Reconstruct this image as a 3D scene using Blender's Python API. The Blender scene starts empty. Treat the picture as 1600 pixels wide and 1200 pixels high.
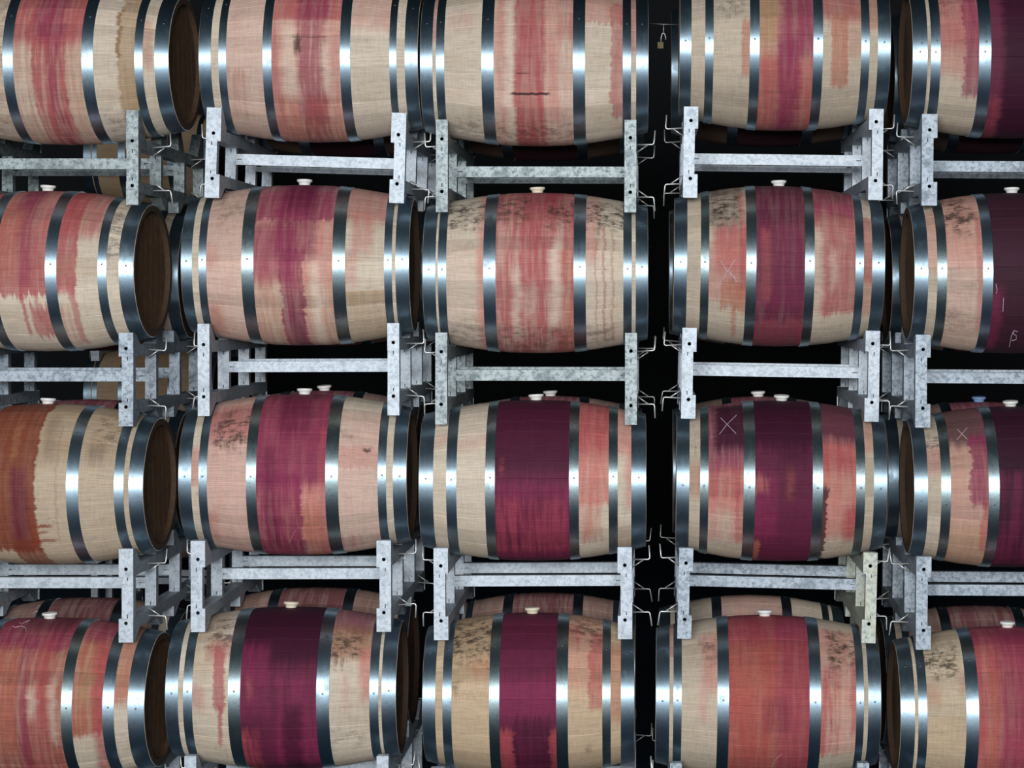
import bpy, math, random
from mathutils import Vector, Matrix, Euler

# ------------------------------------------------------------------ camera, light, exposure
F = 3400.0            # focal length in pixels of the 1600x1200 frame
D0 = 9.067            # camera distance to the front face of the racks (y = 0)
VX, VY = 1020.0, 480.0
CAMZ = (1352.0 - VY) / 375.0
scene = bpy.context.scene
col = scene.collection
cam_d = bpy.data.cameras.new('camera')
cam = bpy.data.objects.new('camera', cam_d)
col.objects.link(cam)
cam.location = (0, -D0, CAMZ)
cam.rotation_euler = (math.pi / 2, 0, 0)
cam_d.sensor_width = 36.0
cam_d.lens = F / 1600.0 * 36.0
cam_d.shift_x = (800.0 - VX) / 1600.0
cam_d.shift_y = (VY - 600.0) / 1600.0
cam_d.clip_end = 200
scene.camera = cam

world = bpy.data.worlds.new('world')
scene.world = world
world.use_nodes = True
bg = world.node_tree.nodes['Background']
bg.inputs[0].default_value = (0.55, 0.75, 1.0, 1)
bg.inputs[1].default_value = 0.12

WIN = (-3.7, 1.8, 2.35, 4.35)       # daylight opening in the wall behind the camera: x0, x1, z0, z1
la = bpy.data.lights.new('daylight_window', 'AREA')
la.shape = 'RECTANGLE'
la.size = WIN[1] - WIN[0]
la.size_y = WIN[3] - WIN[2]
la.energy = 2100
la.color = (0.93, 0.97, 1.0)
lo = bpy.data.objects.new('daylight_window', la)
col.objects.link(lo)
lo.location = ((WIN[0] + WIN[1]) / 2, -13.9, (WIN[2] + WIN[3]) / 2)
lo.rotation_euler = (math.pi / 2, 0, 0)

vs = scene.view_settings
vs.view_transform = 'Standard'
vs.look = 'None'
vs.exposure = 0.0
vs.gamma = 1.0
vs.use_curve_mapping = False

rnd = random.Random(11)

# ------------------------------------------------------------------ helpers
def lin(c):
    out = []
    for v in c:
        v /= 255.0
        out.append(v / 12.92 if v <= 0.04045 else ((v + 0.055) / 1.055) ** 2.4)
    return (out[0], out[1], out[2], 1.0)

def mesh(name, verts, faces, smooth=False):
    m = bpy.data.meshes.new(name)
    m.from_pydata(verts, [], faces)
    if smooth:
        m.polygons.foreach_set('use_smooth', [True] * len(m.polygons))
    m.update()
    return m

def obj(name, m, mat=None, parent=None, loc=(0, 0, 0), rot=(0, 0, 0)):
    o = bpy.data.objects.new(name, m)
    col.objects.link(o)
    if mat is not None and m is not None and len(m.materials) == 0:
        m.materials.append(mat)
    o.parent = parent
    o.location = loc
    o.rotation_euler = rot
    return o

def tag(o, label, cat, group=None):
    o['label'] = label
    o['category'] = cat
    if group:
        o['group'] = group
    return o

def structure(o):
    o['kind'] = 'structure'
    return o

class MB:
    """collects boxes / prisms / tubes into one mesh"""
    def __init__(s):
        s.v, s.f = [], []
    def box(s, x0, x1, y0, y1, z0, z1, skip=()):
        b = len(s.v)
        s.v += [(x0, y0, z0), (x1, y0, z0), (x1, y1, z0), (x0, y1, z0), (x0, y0, z1), (x1, y0, z1), (x1, y1, z1), (x0, y1, z1)]
        fs = {'bottom': (3, 2, 1, 0), 'top': (4, 5, 6, 7), 'front': (0, 1, 5, 4), 'back': (2, 3, 7, 6), 'left': (3, 0, 4, 7), 'right': (1, 2, 6, 5)}
        for k, q in fs.items():
            if k not in skip:
                s.f.append(tuple(b + i for i in q))
        return s
    def prism_x(s, pts, x0, x1):
        """pts: polygon in (y, z), extruded along x"""
        b = len(s.v); n = len(pts)
        s.v += [(x0, p[0], p[1]) for p in pts] + [(x1, p[0], p[1]) for p in pts]
        s.f.append(tuple(b + i for i in range(n)))
        s.f.append(tuple(b + n + i for i in reversed(range(n))))
        for i in range(n):
            j = (i + 1) % n
            s.f.append((b + i, b + n + i, b + n + j, b + j))
        return s
    def grid_front(s, xs, zs, y, holes):
        """flat front face (facing -y) made of cells, with some cells left open"""
        b = len(s.v); nx = len(xs)
        for z in zs:
            for x in xs:
                s.v.append((x, y, z))
        for i in range(len(zs) - 1):
            for j in range(nx - 1):
                if (j, i) in holes:
                    continue
                s.f.append((b + i * nx + j, b + i * nx + j + 1, b + (i + 1) * nx + j + 1, b + (i + 1) * nx + j))
        return s
    def tube(s, pts, r, n=6):
        pts = [Vector(p) for p in pts]
        b = len(s.v)
        ref = Vector((0.13, 0.97, 0.21))
        for k, p in enumerate(pts):
            if k == 0: d = pts[1] - p
            elif k == len(pts) - 1: d = p - pts[k - 1]
            else: d = (pts[k + 1] - p).normalized() + (p - pts[k - 1]).normalized()
            d.normalize()
            a = d.cross(ref).normalized(); c = d.cross(a)
            for q in range(n):
                t = 2 * math.pi * q / n
                s.v.append(tuple(p + a * (r * math.cos(t)) + c * (r * math.sin(t))))
        for k in range(len(pts) - 1):
            for q in range(n):
                w = (q + 1) % n
                s.f.append((b + k * n + q, b + k * n + w, b + (k + 1) * n + w, b + (k + 1) * n + q))
        s.f.append(tuple(b + q for q in reversed(range(n))))
        e = b + (len(pts) - 1) * n
        s.f.append(tuple(e + q for q in range(n)))
        return s
    def lathe(s, prof, n=24):
        """prof: (radius, z) from bottom to top, around z"""
        b = len(s.v); m = len(prof)
        for q in range(n):
            t = 2 * math.pi * q / n
            for r, z in prof:
                s.v.append((r * math.cos(t), r * math.sin(t), z))
        for q in range(n):
            w = (q + 1) % n
            for k in range(m - 1):
                s.f.append((b + q * m + k, b + w * m + k, b + w * m + k + 1, b + q * m + k + 1))
        s.f.append(tuple(b + q * m for q in reversed(range(n))))
        s.f.append(tuple(b + q * m + m - 1 for q in range(n)))
        return s
    def mesh(s, name, smooth=False):
        return mesh(name, s.v, s.f, smooth)

# ------------------------------------------------------------------ node helpers
class NT:
    def __init__(s, tree):
        s.t = tree; s.n = tree.nodes; s.l = tree.links
    def node(s, typ, **kw):
        n = s.n.new(typ)
        for k, v in kw.items():
            setattr(n, k, v)
        return n
    def put(s, sock, v):
        if isinstance(v, bpy.types.NodeSocket):
            s.l.new(v, sock)
        elif v is not None:
            sock.default_value = v
    def math(s, op, a, b=None, c=None, clamp=False):
        n = s.node('ShaderNodeMath', operation=op, use_clamp=clamp)
        s.put(n.inputs[0], a); s.put(n.inputs[1], b)
        if c is not None: s.put(n.inputs[2], c)
        return n.outputs[0]
    def sstep(s, v, a, b, o0=0.0, o1=1.0):
        n = s.node('ShaderNodeMapRange', interpolation_type='SMOOTHSTEP')
        s.put(n.inputs['Value'], v); s.put(n.inputs['From Min'], a); s.put(n.inputs['From Max'], b)
        n.inputs['To Min'].default_value = o0; n.inputs['To Max'].default_value = o1
        return n.outputs[0]
    def lmap(s, v, a, b, o0, o1):
        n = s.node('ShaderNodeMapRange')
        s.put(n.inputs['Value'], v)
        n.inputs['From Min'].default_value = a; n.inputs['From Max'].default_value = b
        n.inputs['To Min'].default_value = o0; n.inputs['To Max'].default_value = o1
        return n.outputs[0]
    def noise(s, vec, scale, detail=2.0, rough=0.5):
        n = s.node('ShaderNodeTexNoise')
        if vec is not None: s.put(n.inputs['Vector'], vec)
        n.inputs['Scale'].default_value = scale; n.inputs['Detail'].default_value = detail
        n.inputs['Roughness'].default_value = rough
        return n.outputs['Fac']
    def xyz(s, x, y, z):
        n = s.node('ShaderNodeCombineXYZ')
        s.put(n.inputs[0], x); s.put(n.inputs[1], y); s.put(n.inputs[2], z)
        return n.outputs[0]
    def mix(s, fac, a, b, mode='MIX'):
        n = s.node('ShaderNodeMix', data_type='RGBA', blend_type=mode)
        s.put(n.inputs[0], fac); s.put(n.inputs[6], a); s.put(n.inputs[7], b)
        return n.outputs[2]

def new_mat(name):
    m = bpy.data.materials.new(name)
    m.use_nodes = True
    nt = NT(m.node_tree)
    p = nt.n['Principled BSDF']
    return m, nt, p

# ------------------------------------------------------------------ stain patch node group
def make_patch_group():
    g = bpy.data.node_groups.new('stain_patch', 'ShaderNodeTree')
    def sin(name, typ='NodeSocketFloat'):
        g.interface.new_socket(name, in_out='INPUT', socket_type=typ)
    sin('Color', 'NodeSocketColor'); sin('Stain', 'NodeSocketColor')
    for k in ('U', 'Phi', 'E', 'D', 'S', 'K', 'u0', 'u1', 'su', 'p0', 'p1', 'sp', 'edge', 'drip', 'streak', 'speck', 'alpha'):
        sin(k)
    g.interface.new_socket('Color', in_out='OUTPUT', socket_type='NodeSocketColor')
    nt = NT(g)
    i = nt.node('NodeGroupInput').outputs; o = nt.node('NodeGroupOutput')
    E = nt.math('SUBTRACT', i['E'], 0.5); Dn = nt.math('SUBTRACT', i['D'], 0.5)
    uu = nt.math('MULTIPLY_ADD', E, i['edge'], i['U'])
    pp = nt.math('MULTIPLY_ADD', Dn, i['drip'], i['Phi'])
    def st(v, c, h):
        return nt.sstep(v, nt.math('SUBTRACT', c, h), nt.math('ADD', c, h))
    a = st(uu, i['u0'], i['su'])
    b = nt.math('SUBTRACT', 1.0, st(uu, i['u1'], i['su']))
    c = st(pp, i['p0'], i['sp'])
    d = nt.math('SUBTRACT', 1.0, st(pp, i['p1'], i['sp']))
    m = nt.math('MULTIPLY', nt.math('MULTIPLY', a, b), nt.math('MULTIPLY', c, d))
    S = nt.sstep(i['S'], 0.40, 0.66)
    sf = nt.math('SUBTRACT', 1.0, nt.math('MULTIPLY', S, i['streak']))
    K = nt.sstep(i['K'], 0.44, 0.60)
    kf = nt.math('ADD', nt.math('SUBTRACT', 1.0, i['speck']), nt.math('MULTIPLY', K, i['speck']))
    m = nt.math('MULTIPLY', nt.math('MULTIPLY', m, i['alpha']), nt.math('MULTIPLY', sf, kf), clamp=True)
    out = nt.mix(m, i['Color'], i['Stain'])
    nt.l.new(out, o.inputs[0])
    return g
PATCH = make_patch_group()

RB = 0.345      # bilge radius
RH = 0.282      # head radius

COLS = {
    'BG': (205, 188, 168), 'PK': (192, 116, 106), 'RS': (166, 72, 76), 'WN': (132, 42, 76), 'PU': (94, 26, 55),
    'DK': (52, 11, 34), 'RU': (128, 59, 39), 'OR': (172, 100, 80), 'MO': (62, 50, 44), 'TN': (160, 128, 92),
    'GR': (96, 76, 66), 'BK': (38, 24, 24), 'CR': (220, 205, 185), 'PL': (204, 160, 147),
}

def wood_mat(name, root, patches, base, seed):
    """patches: list of dicts in barrel coordinates (u along the axis in metres, phi round the belly, 0 front, + up)"""
    m, nt, p = new_mat(name)
    tc = nt.node('ShaderNodeTexCoord'); tc.object = root
    sx = nt.node('ShaderNodeSeparateXYZ'); nt.l.new(tc.outputs['Object'], sx.inputs[0])
    U = sx.outputs[0]
    zc = nt.math('SUBTRACT', sx.outputs[2], RB)
    Phi = nt.math('ARCTAN2', zc, nt.math('MULTIPLY', sx.outputs[1], -1.0))
    arc = nt.math('MULTIPLY', Phi, RB)
    rand = nt.node('ShaderNodeObjectInfo').outputs['Random']
    sd = float(seed) * 3.7
    E1 = nt.noise(nt.xyz(nt.math('MULTIPLY', U, 10.0), nt.math('MULTIPLY', arc, 45.0), sd), 1.0, 3.0, 0.6)
    E = nt.math('ADD', nt.math('MULTIPLY', E1, 0.75), nt.math('MULTIPLY', rand, 0.25))
    Dn = nt.noise(nt.xyz(nt.math('MULTIPLY', U, 75.0), nt.math('MULTIPLY', arc, 2.0), sd + 11), 1.0, 2.0, 0.6)
    S = nt.noise(nt.xyz(nt.math('MULTIPLY', U, 46.0), nt.math('MULTIPLY', arc, 3.2), sd + 23), 1.0, 3.5, 0.65)
    K = nt.noise(nt.xyz(nt.math('MULTIPLY', U, 21.0), nt.math('MULTIPLY', arc, 34.0), sd + 31), 1.0, 6.0, 0.75)
    c = nt.node('ShaderNodeRGB').outputs[0]
    c.default_value = lin(base)
    # soft blotches of the raw oak
    blot = nt.noise(nt.xyz(nt.math('MULTIPLY', U, 5.0), nt.math('MULTIPLY', arc, 7.0), sd + 41), 1.0, 2.0)
    c = nt.mix(nt.sstep(blot, 0.45, 0.75, 0.0, 0.35), c, lin((180, 156, 128)))
    for q in patches:
        g = nt.node('ShaderNodeGroup'); g.node_tree = PATCH
        nt.put(g.inputs['Color'], c)
        g.inputs['Stain'].default_value = lin(q['col'])
        for k, v in (('U', U), ('Phi', Phi), ('E', E), ('D', Dn), ('S', S), ('K', K)):
            nt.l.new(v, g.inputs[k])
        for k in ('u0', 'u1', 'su', 'p0', 'p1', 'sp', 'edge', 'drip', 'streak', 'speck', 'alpha'):
            g.inputs[k].default_value = q[k]
        c = g.outputs[0]
    # grain along the stave, saw marks across it, tone of each stave
    gr = nt.noise(nt.xyz(nt.math('MULTIPLY', U, 9.0), nt.math('MULTIPLY', arc, 230.0), sd + 51), 1.0, 4.0, 0.7)
    saw = nt.noise(nt.xyz(nt.math('MULTIPLY', U, 240.0), nt.math('MULTIPLY', arc, 14.0), sd + 61), 1.0, 2.0)
    fle = nt.noise(nt.xyz(nt.math('MULTIPLY', U, 40.0), nt.math('MULTIPLY', arc, 300.0), sd + 71), 1.0, 2.0)
    f = nt.math('MULTIPLY', nt.lmap(gr, 0.3, 0.72, 0.74, 1.15), nt.lmap(saw, 0.3, 0.7, 0.93, 1.06))
    f = nt.math('MULTIPLY', f, nt.sstep(fle, 0.66, 0.74, 1.0, 0.72))
    f = nt.math('MULTIPLY', f, nt.sstep(K, 0.54, 0.72, 1.0, 0.80))
    f = nt.math('MULTIPLY', f, nt.sstep(S, 0.58, 0.74, 1.0, 0.90))
    f = nt.math('MULTIPLY', f, nt.lmap(rand, 0.0, 1.0, 0.86, 1.10))
    fc = nt.xyz(f, f, f)
    c = nt.mix(1.0, c, fc, 'MULTIPLY')
    nt.l.new(c, p.inputs['Base Color'])
    p.inputs['Roughness'].default_value = 0.72
    p.inputs['Specular IOR Level'].default_value = 0.22
    b = nt.node('ShaderNodeBump'); b.inputs['Strength'].default_value = 0.35; b.inputs['Distance'].default_value = 0.0015
    nt.l.new(nt.math('ADD', gr, nt.math('MULTIPLY', saw, 0.4)), b.inputs['Height'])
    nt.l.new(b.outputs[0], p.inputs['Normal'])
    return m

def hoop_mat(name, tint=(0.47, 0.61, 0.71), rough=0.47, dirt=0.25):
    m, nt, p = new_mat(name)
    tc = nt.node('ShaderNodeTexCoord')
    sx = nt.node('ShaderNodeSeparateXYZ'); nt.l.new(tc.outputs['Object'], sx.inputs[0])
    rand = nt.node('ShaderNodeObjectInfo').outputs['Random']
    ang = nt.math('ARCTAN2', sx.outputs[2], nt.math('MULTIPLY', sx.outputs[1], -1.0))
    off = nt.math('MULTIPLY', rand, 50.0)
    br = nt.noise(nt.xyz(nt.math('MULTIPLY', sx.outputs[0], 900.0), nt.math('MULTIPLY', ang, 1.6), off), 1.0, 3.0, 0.6)
    sp = nt.noise(nt.xyz(nt.math('MULTIPLY', sx.outputs[0], 90.0), nt.math('MULTIPLY', ang, 30.0), off), 1.0, 5.0, 0.7)
    bl = nt.noise(nt.xyz(nt.math('MULTIPLY', sx.outputs[0], 20.0), nt.math('MULTIPLY', ang, 4.0), off), 1.0, 3.0, 0.6)
    c = nt.mix(nt.sstep(sp, 0.5, 0.7, 0.0, dirt), (*tint, 1), (0.16, 0.19, 0.19, 1))
    c = nt.mix(nt.sstep(bl, 0.5, 0.75, 0.0, 0.35), c, (0.30, 0.36, 0.34, 1))
    spk = nt.noise(nt.xyz(nt.math('MULTIPLY', sx.outputs[0], 260.0), nt.math('MULTIPLY', ang, 80.0), off), 1.0, 1.0)
    c = nt.mix(nt.sstep(spk, 0.72, 0.76, 0.0, 0.8), c, (0.03, 0.03, 0.035, 1))
    nt.l.new(c, p.inputs['Base Color'])
    p.inputs['Metallic'].default_value = 1.0
    r = nt.math('ADD', nt.lmap(br, 0.3, 0.7, rough - 0.06, rough + 0.08), nt.sstep(bl, 0.5, 0.75, 0.0, 0.18))
    nt.l.new(r, p.inputs['Roughness'])
    p.inputs['Anisotropic'].default_value = 0.85      # rolled band: scratches run round the hoop
    vt = nt.node('ShaderNodeVectorTransform', vector_type='VECTOR', convert_from='OBJECT', convert_to='WORLD')
    vt.inputs[0].default_value = (1.0, 0.0, 0.0)
    nt.l.new(vt.outputs[0], p.inputs['Tangent'])
    b = nt.node('ShaderNodeBump'); b.inputs['Strength'].default_value = 0.12; b.inputs['Distance'].default_value = 0.0006
    nt.l.new(nt.math('ADD', br, nt.math('MULTIPLY', sp, 0.6)), b.inputs['Height'])
    nt.l.new(b.outputs[0], p.inputs['Normal'])
    return m

def galv_mat(name, light, dark, amount, yellow=0.0):
    m, nt, p = new_mat(name)
    tc = nt.node('ShaderNodeTexCoord').outputs['Object']
    rand = nt.node('ShaderNodeObjectInfo').outputs['Random']
    mp = nt.node('ShaderNodeVectorMath', operation='ADD')
    nt.l.new(tc, mp.inputs[0]); nt.l.new(nt.xyz(nt.math('MULTIPLY', rand, 30.0), rand, 0.0), mp.inputs[1])
    v = mp.outputs[0]
    n1 = nt.noise(v, 55.0, 4.0, 0.7); n2 = nt.noise(v, 14.0, 3.0, 0.6); n3 = nt.noise(v, 190.0, 2.0, 0.6)
    c = nt.mix(nt.sstep(n1, 0.42, 0.68, 0.0, amount), lin(light), lin(dark))
    c = nt.mix(nt.sstep(n2, 0.48, 0.72, 0.0, amount * 0.8), c, lin(dark))
    c = nt.mix(nt.sstep(n3, 0.60, 0.70, 0.0, amount), c, lin((70, 76, 80)))
    if yellow:
        c = nt.mix(nt.sstep(n2, 0.40, 0.62, 0.0, yellow), c, lin((196, 194, 158)))
    nt.l.new(c, p.inputs['Base Color'])
    p.inputs['Metallic'].default_value = 0.25
    p.inputs['Roughness'].default_value = 0.55
    b = nt.node('ShaderNodeBump'); b.inputs['Strength'].default_value = 0.3; b.inputs['Distance'].default_value = 0.001
    nt.l.new(n1, b.inputs['Height']); nt.l.new(b.outputs[0], p.inputs['Normal'])
    return m

def plain_mat(name, rgb, rough=0.7, metal=0.0, var=0.15, scale=12.0):
    m, nt, p = new_mat(name)
    tc = nt.node('ShaderNodeTexCoord').outputs['Object']
    n = nt.noise(tc, scale, 4.0, 0.6)
    f = nt.lmap(n, 0.3, 0.7, 1.0 - var, 1.0 + var)
    c = nt.mix(1.0, lin(rgb), nt.xyz(f, f, f), 'MULTIPLY')
    nt.l.new(c, p.inputs['Base Color'])
    p.inputs['Roughness'].default_value = rough
    p.inputs['Metallic'].default_value = metal
    return m

M = {}
M['hoop'] = hoop_mat('hoop_steel')
M['hoop_dull'] = hoop_mat('hoop_steel_dull', (0.45, 0.56, 0.58), 0.48, 0.5)
M['rivet'] = plain_mat('rivet_steel', (120, 128, 132), 0.35, 1.0)
M['galv'] = galv_mat('galvanised_bright', (190, 197, 204), (132, 143, 152), 0.65)
M['galv_grey'] = galv_mat('galvanised_spangled', (162, 171, 171), (86, 98, 101), 0.9)
M['galv_mid'] = galv_mat('galvanised_worn', (170, 179, 188), (98, 110, 121), 0.85)
M['galv_yellow'] = galv_mat('galvanised_yellowed', (186, 190, 180), (116, 124, 120), 0.8, 0.35)
M['rod'] = plain_mat('zinc_rod', (205, 205, 200), 0.4, 0.6)
M['bung'] = plain_mat('bung_silicone', (226, 224, 218), 0.5, 0.0, 0.05)
M['bung_cream'] = plain_mat('bung_cream_silicone', (222, 210, 186), 0.5, 0.0, 0.06)
M['bung_blue'] = plain_mat('bung_blue_silicone', (120, 150, 190), 0.5, 0.0, 0.06)
M['head'] = plain_mat('head_oak', (104, 76, 52), 0.75, 0.0, 0.25, 25.0)
M['chime'] = plain_mat('chime_oak', (74, 54, 38), 0.8, 0.0, 0.25, 25.0)
M['chalk'] = plain_mat('chalk', (190, 172, 180), 0.9, 0.0, 0.2, 60.0)
M['floor'] = plain_mat('concrete_floor', (46, 66, 84), 0.5, 0.0, 0.2, 2.0)
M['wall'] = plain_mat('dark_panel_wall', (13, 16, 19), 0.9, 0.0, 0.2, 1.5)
M['ceil'] = plain_mat('dark_ceiling', (44, 58, 64), 0.9, 0.0, 0.2, 1.5)
M['frame'] = plain_mat('window_frame_paint', (70, 76, 80), 0.5)
M['brass'] = plain_mat('padlock_brass', (84, 74, 44), 0.5, 0.6)
M['wire'] = plain_mat('steel_wire', (120, 120, 125), 0.4, 0.9)

# ------------------------------------------------------------------ the room
RX0, RX1, RY0, RY1, RZ = -11.0, 9.0, -14.4, 12.0, 7.5
def slab(name, *b, mat=None):
    return structure(obj(name, MB().box(*b).mesh(name), mat))
slab('floor', RX0, RX1, RY0, RY1, -0.2, 0.0, mat=M['floor'])
slab('ceiling', RX0, RX1, RY0, RY1, RZ, RZ + 0.2, mat=M['ceil'])
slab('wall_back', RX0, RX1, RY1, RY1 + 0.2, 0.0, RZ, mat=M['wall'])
slab('wall_left', RX0 - 0.2, RX0, RY0, RY1, 0.0, RZ, mat=M['wall'])
slab('wall_right', RX1, RX1 + 0.2, RY0, RY1, 0.0, RZ, mat=M['wall'])
fw = MB()
fw.box(RX0, RX1, RY0 - 0.2, RY0, 0.0, WIN[2]); fw.box(RX0, RX1, RY0 - 0.2, RY0, WIN[3], RZ)
fw.box(RX0, WIN[0], RY0 - 0.2, RY0, WIN[2], WIN[3]); fw.box(WIN[1], RX1, RY0 - 0.2, RY0, WIN[2], WIN[3])
structure(obj('wall_front', fw.mesh('wall_front'), M['wall']))
wm = MB()
for k in range(9):
    x = WIN[0] + (WIN[1] - WIN[0]) * k / 8
    wm.box(x - 0.05, x + 0.05, RY0 - 0.14, RY0 - 0.06, WIN[2], WIN[3])
for z in (WIN[2], (WIN[2] + WIN[3]) / 2, WIN[3]):
    wm.box(WIN[0], WIN[1], RY0 - 0.13, RY0 - 0.07, z - 0.05, z + 0.05)
structure(obj('window_1', wm.mesh('window_1'), M['frame']))

# ------------------------------------------------------------------ barrels
def r_at(u, L):
    t = 2 * u / L
    return RB - (RB - RH) * t * t

STAVE_CACHE = {}
def stave_mesh(L, wdeg):
    """one stave lying along x, its outer face towards -y, axis of the barrel at the origin"""
    key = (round(L, 3), wdeg)
    if key in STAVE_CACHE:
        return STAVE_CACHE[key]
    NS = 8
    w = math.radians(wdeg) / 2; dl = math.radians(0.35)
    V, N, Fc = [], [], []
    ring = [(-w, -0.003), (-w + dl, 0), (0, 0), (w - dl, 0), (w, -0.003), (w, -0.027), (-w, -0.027)]
    for k in range(NS + 1):
        u = -L / 2 + L * k / NS
        r = r_at(u, L)
        slope = -(RB - RH) * 8 * u / (L * L)
        for q, (a, dr) in enumerate(ring):
            rr = r + dr
            V.append((u, -rr * math.cos(a), rr * math.sin(a)))
            an = a
            if q == 0: an = a - 0.9
            if q == 4: an = a + 0.9
            n = Vector((-slope, -math.cos(an), math.sin(an)))
            if q >= 5: n = Vector((slope, math.cos(a), -math.sin(a)))
            N.append(n.normalized())
    R = len(ring)
    for k in range(NS):
        for q in (0, 1, 2, 3, 5):
            Fc.append((k * R + q, (k + 1) * R + q, (k + 1) * R + q + 1, k * R + q + 1))
    nm = len(Fc)
    # end grain, own vertices
    for k, flip in ((0, False), (NS, True)):
        b = len(V)
        for q in range(R):
            V.append(V[k * R + q]); N.append(Vector((1 if flip else -1, 0, 0)))
        f = tuple(b + q for q in range(R))
        Fc.append(tuple(reversed(f)) if flip else f)
    me = mesh('stave', V, Fc, True)
    me.materials.append(M['head']); me.materials.append(M['chime'])
    for k_, pl_ in enumerate(me.polygons):
        if k_ >= nm or (k_ % 5) == 4:
            pl_.material_index = 1
    me.normals_split_custom_set_from_vertices(N)
    STAVE_CACHE[key] = me
    return me

def hoop_mesh(u0, u1, L):
    n = 80
    V, Fc, Nn = [], [], []
    t = 0.0024
    r0 = r_at(u0, L) + t; r1 = r_at(u1, L) + t
    sl = (r1 - r0) / (u1 - u0)
    strips = [((u0, r0 - 0.006), (u0, r0), (-1, 0)), ((u0, r0), (u1, r1), (-sl, 1)), ((u1, r1), (u1, r1 - 0.006), (1, 0))]
    for (a, b, nn) in strips:
        base = len(V)
        for q in range(n):
            th = 2 * math.pi * q / n
            for (u, r) in (a, b):
                V.append((u, -r * math.cos(th), r * math.sin(th)))
                Nn.append(Vector((nn[0], -nn[1] * math.cos(th), nn[1] * math.sin(th))).normalized())
        for q in range(n):
            w = (q + 1) % n
            Fc.append((base + 2 * q, base + 2 * q + 1, base + 2 * w + 1, base + 2 * w))
    me = mesh('hoop', V, Fc, True)
    me.normals_split_custom_set_from_vertices(Nn)
    return me

RIVET = MB().lathe([(0.0046, -0.002), (0.0045, 0.0003), (0.0034, 0.0012), (0.0016, 0.0017)], 10).mesh('rivet', True)
RIVET.materials.append(M['rivet'])
BUNG = {}
for k in ('bung', 'bung_cream', 'bung_blue'):
    b = MB().lathe([(0.021, -0.012), (0.024, 0.004), (0.026, 0.010), (0.032, 0.013), (0.0335, 0.018), (0.032, 0.0225), (0.028, 0.0235), (0.022, 0.0215), (0.004, 0.0205)], 28).mesh('bung', True)
    b.materials.append(M[k]); BUNG[k] = b

def head_mesh(L, nb, k, side):
    """one board of the barrel head: a vertical-ish strip of the disc with thickness"""
    R = r_at(L / 2 - 0.034, L) - 0.0245; x = side * (L / 2 - 0.034)
    h0 = -R + 2 * R * k / nb + 0.0007; h1 = -R + 2 * R * (k + 1) / nb - 0.0007
    pts = []
    S = 4
    for q in range(S + 1):
        z = h0 + (h1 - h0) * q / S
        pts.append((math.sqrt(max(R * R - z * z, 0.0)), z))
    poly = [(y, z) for (y, z) in pts] + [(-y, z) for (y, z) in reversed(pts)]
    return MB().prism_x(poly, x - 0.010, x + 0.010).mesh('head_board')

def project(P):
    d = P.y + D0
    return (VX + F * P.x / d, VY - F * (P.z - CAMZ) / d, d)

WID = [10.0] * 12 + [12.5] * 12 + [15.0] * 6

class Barrel:
    pass

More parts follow.
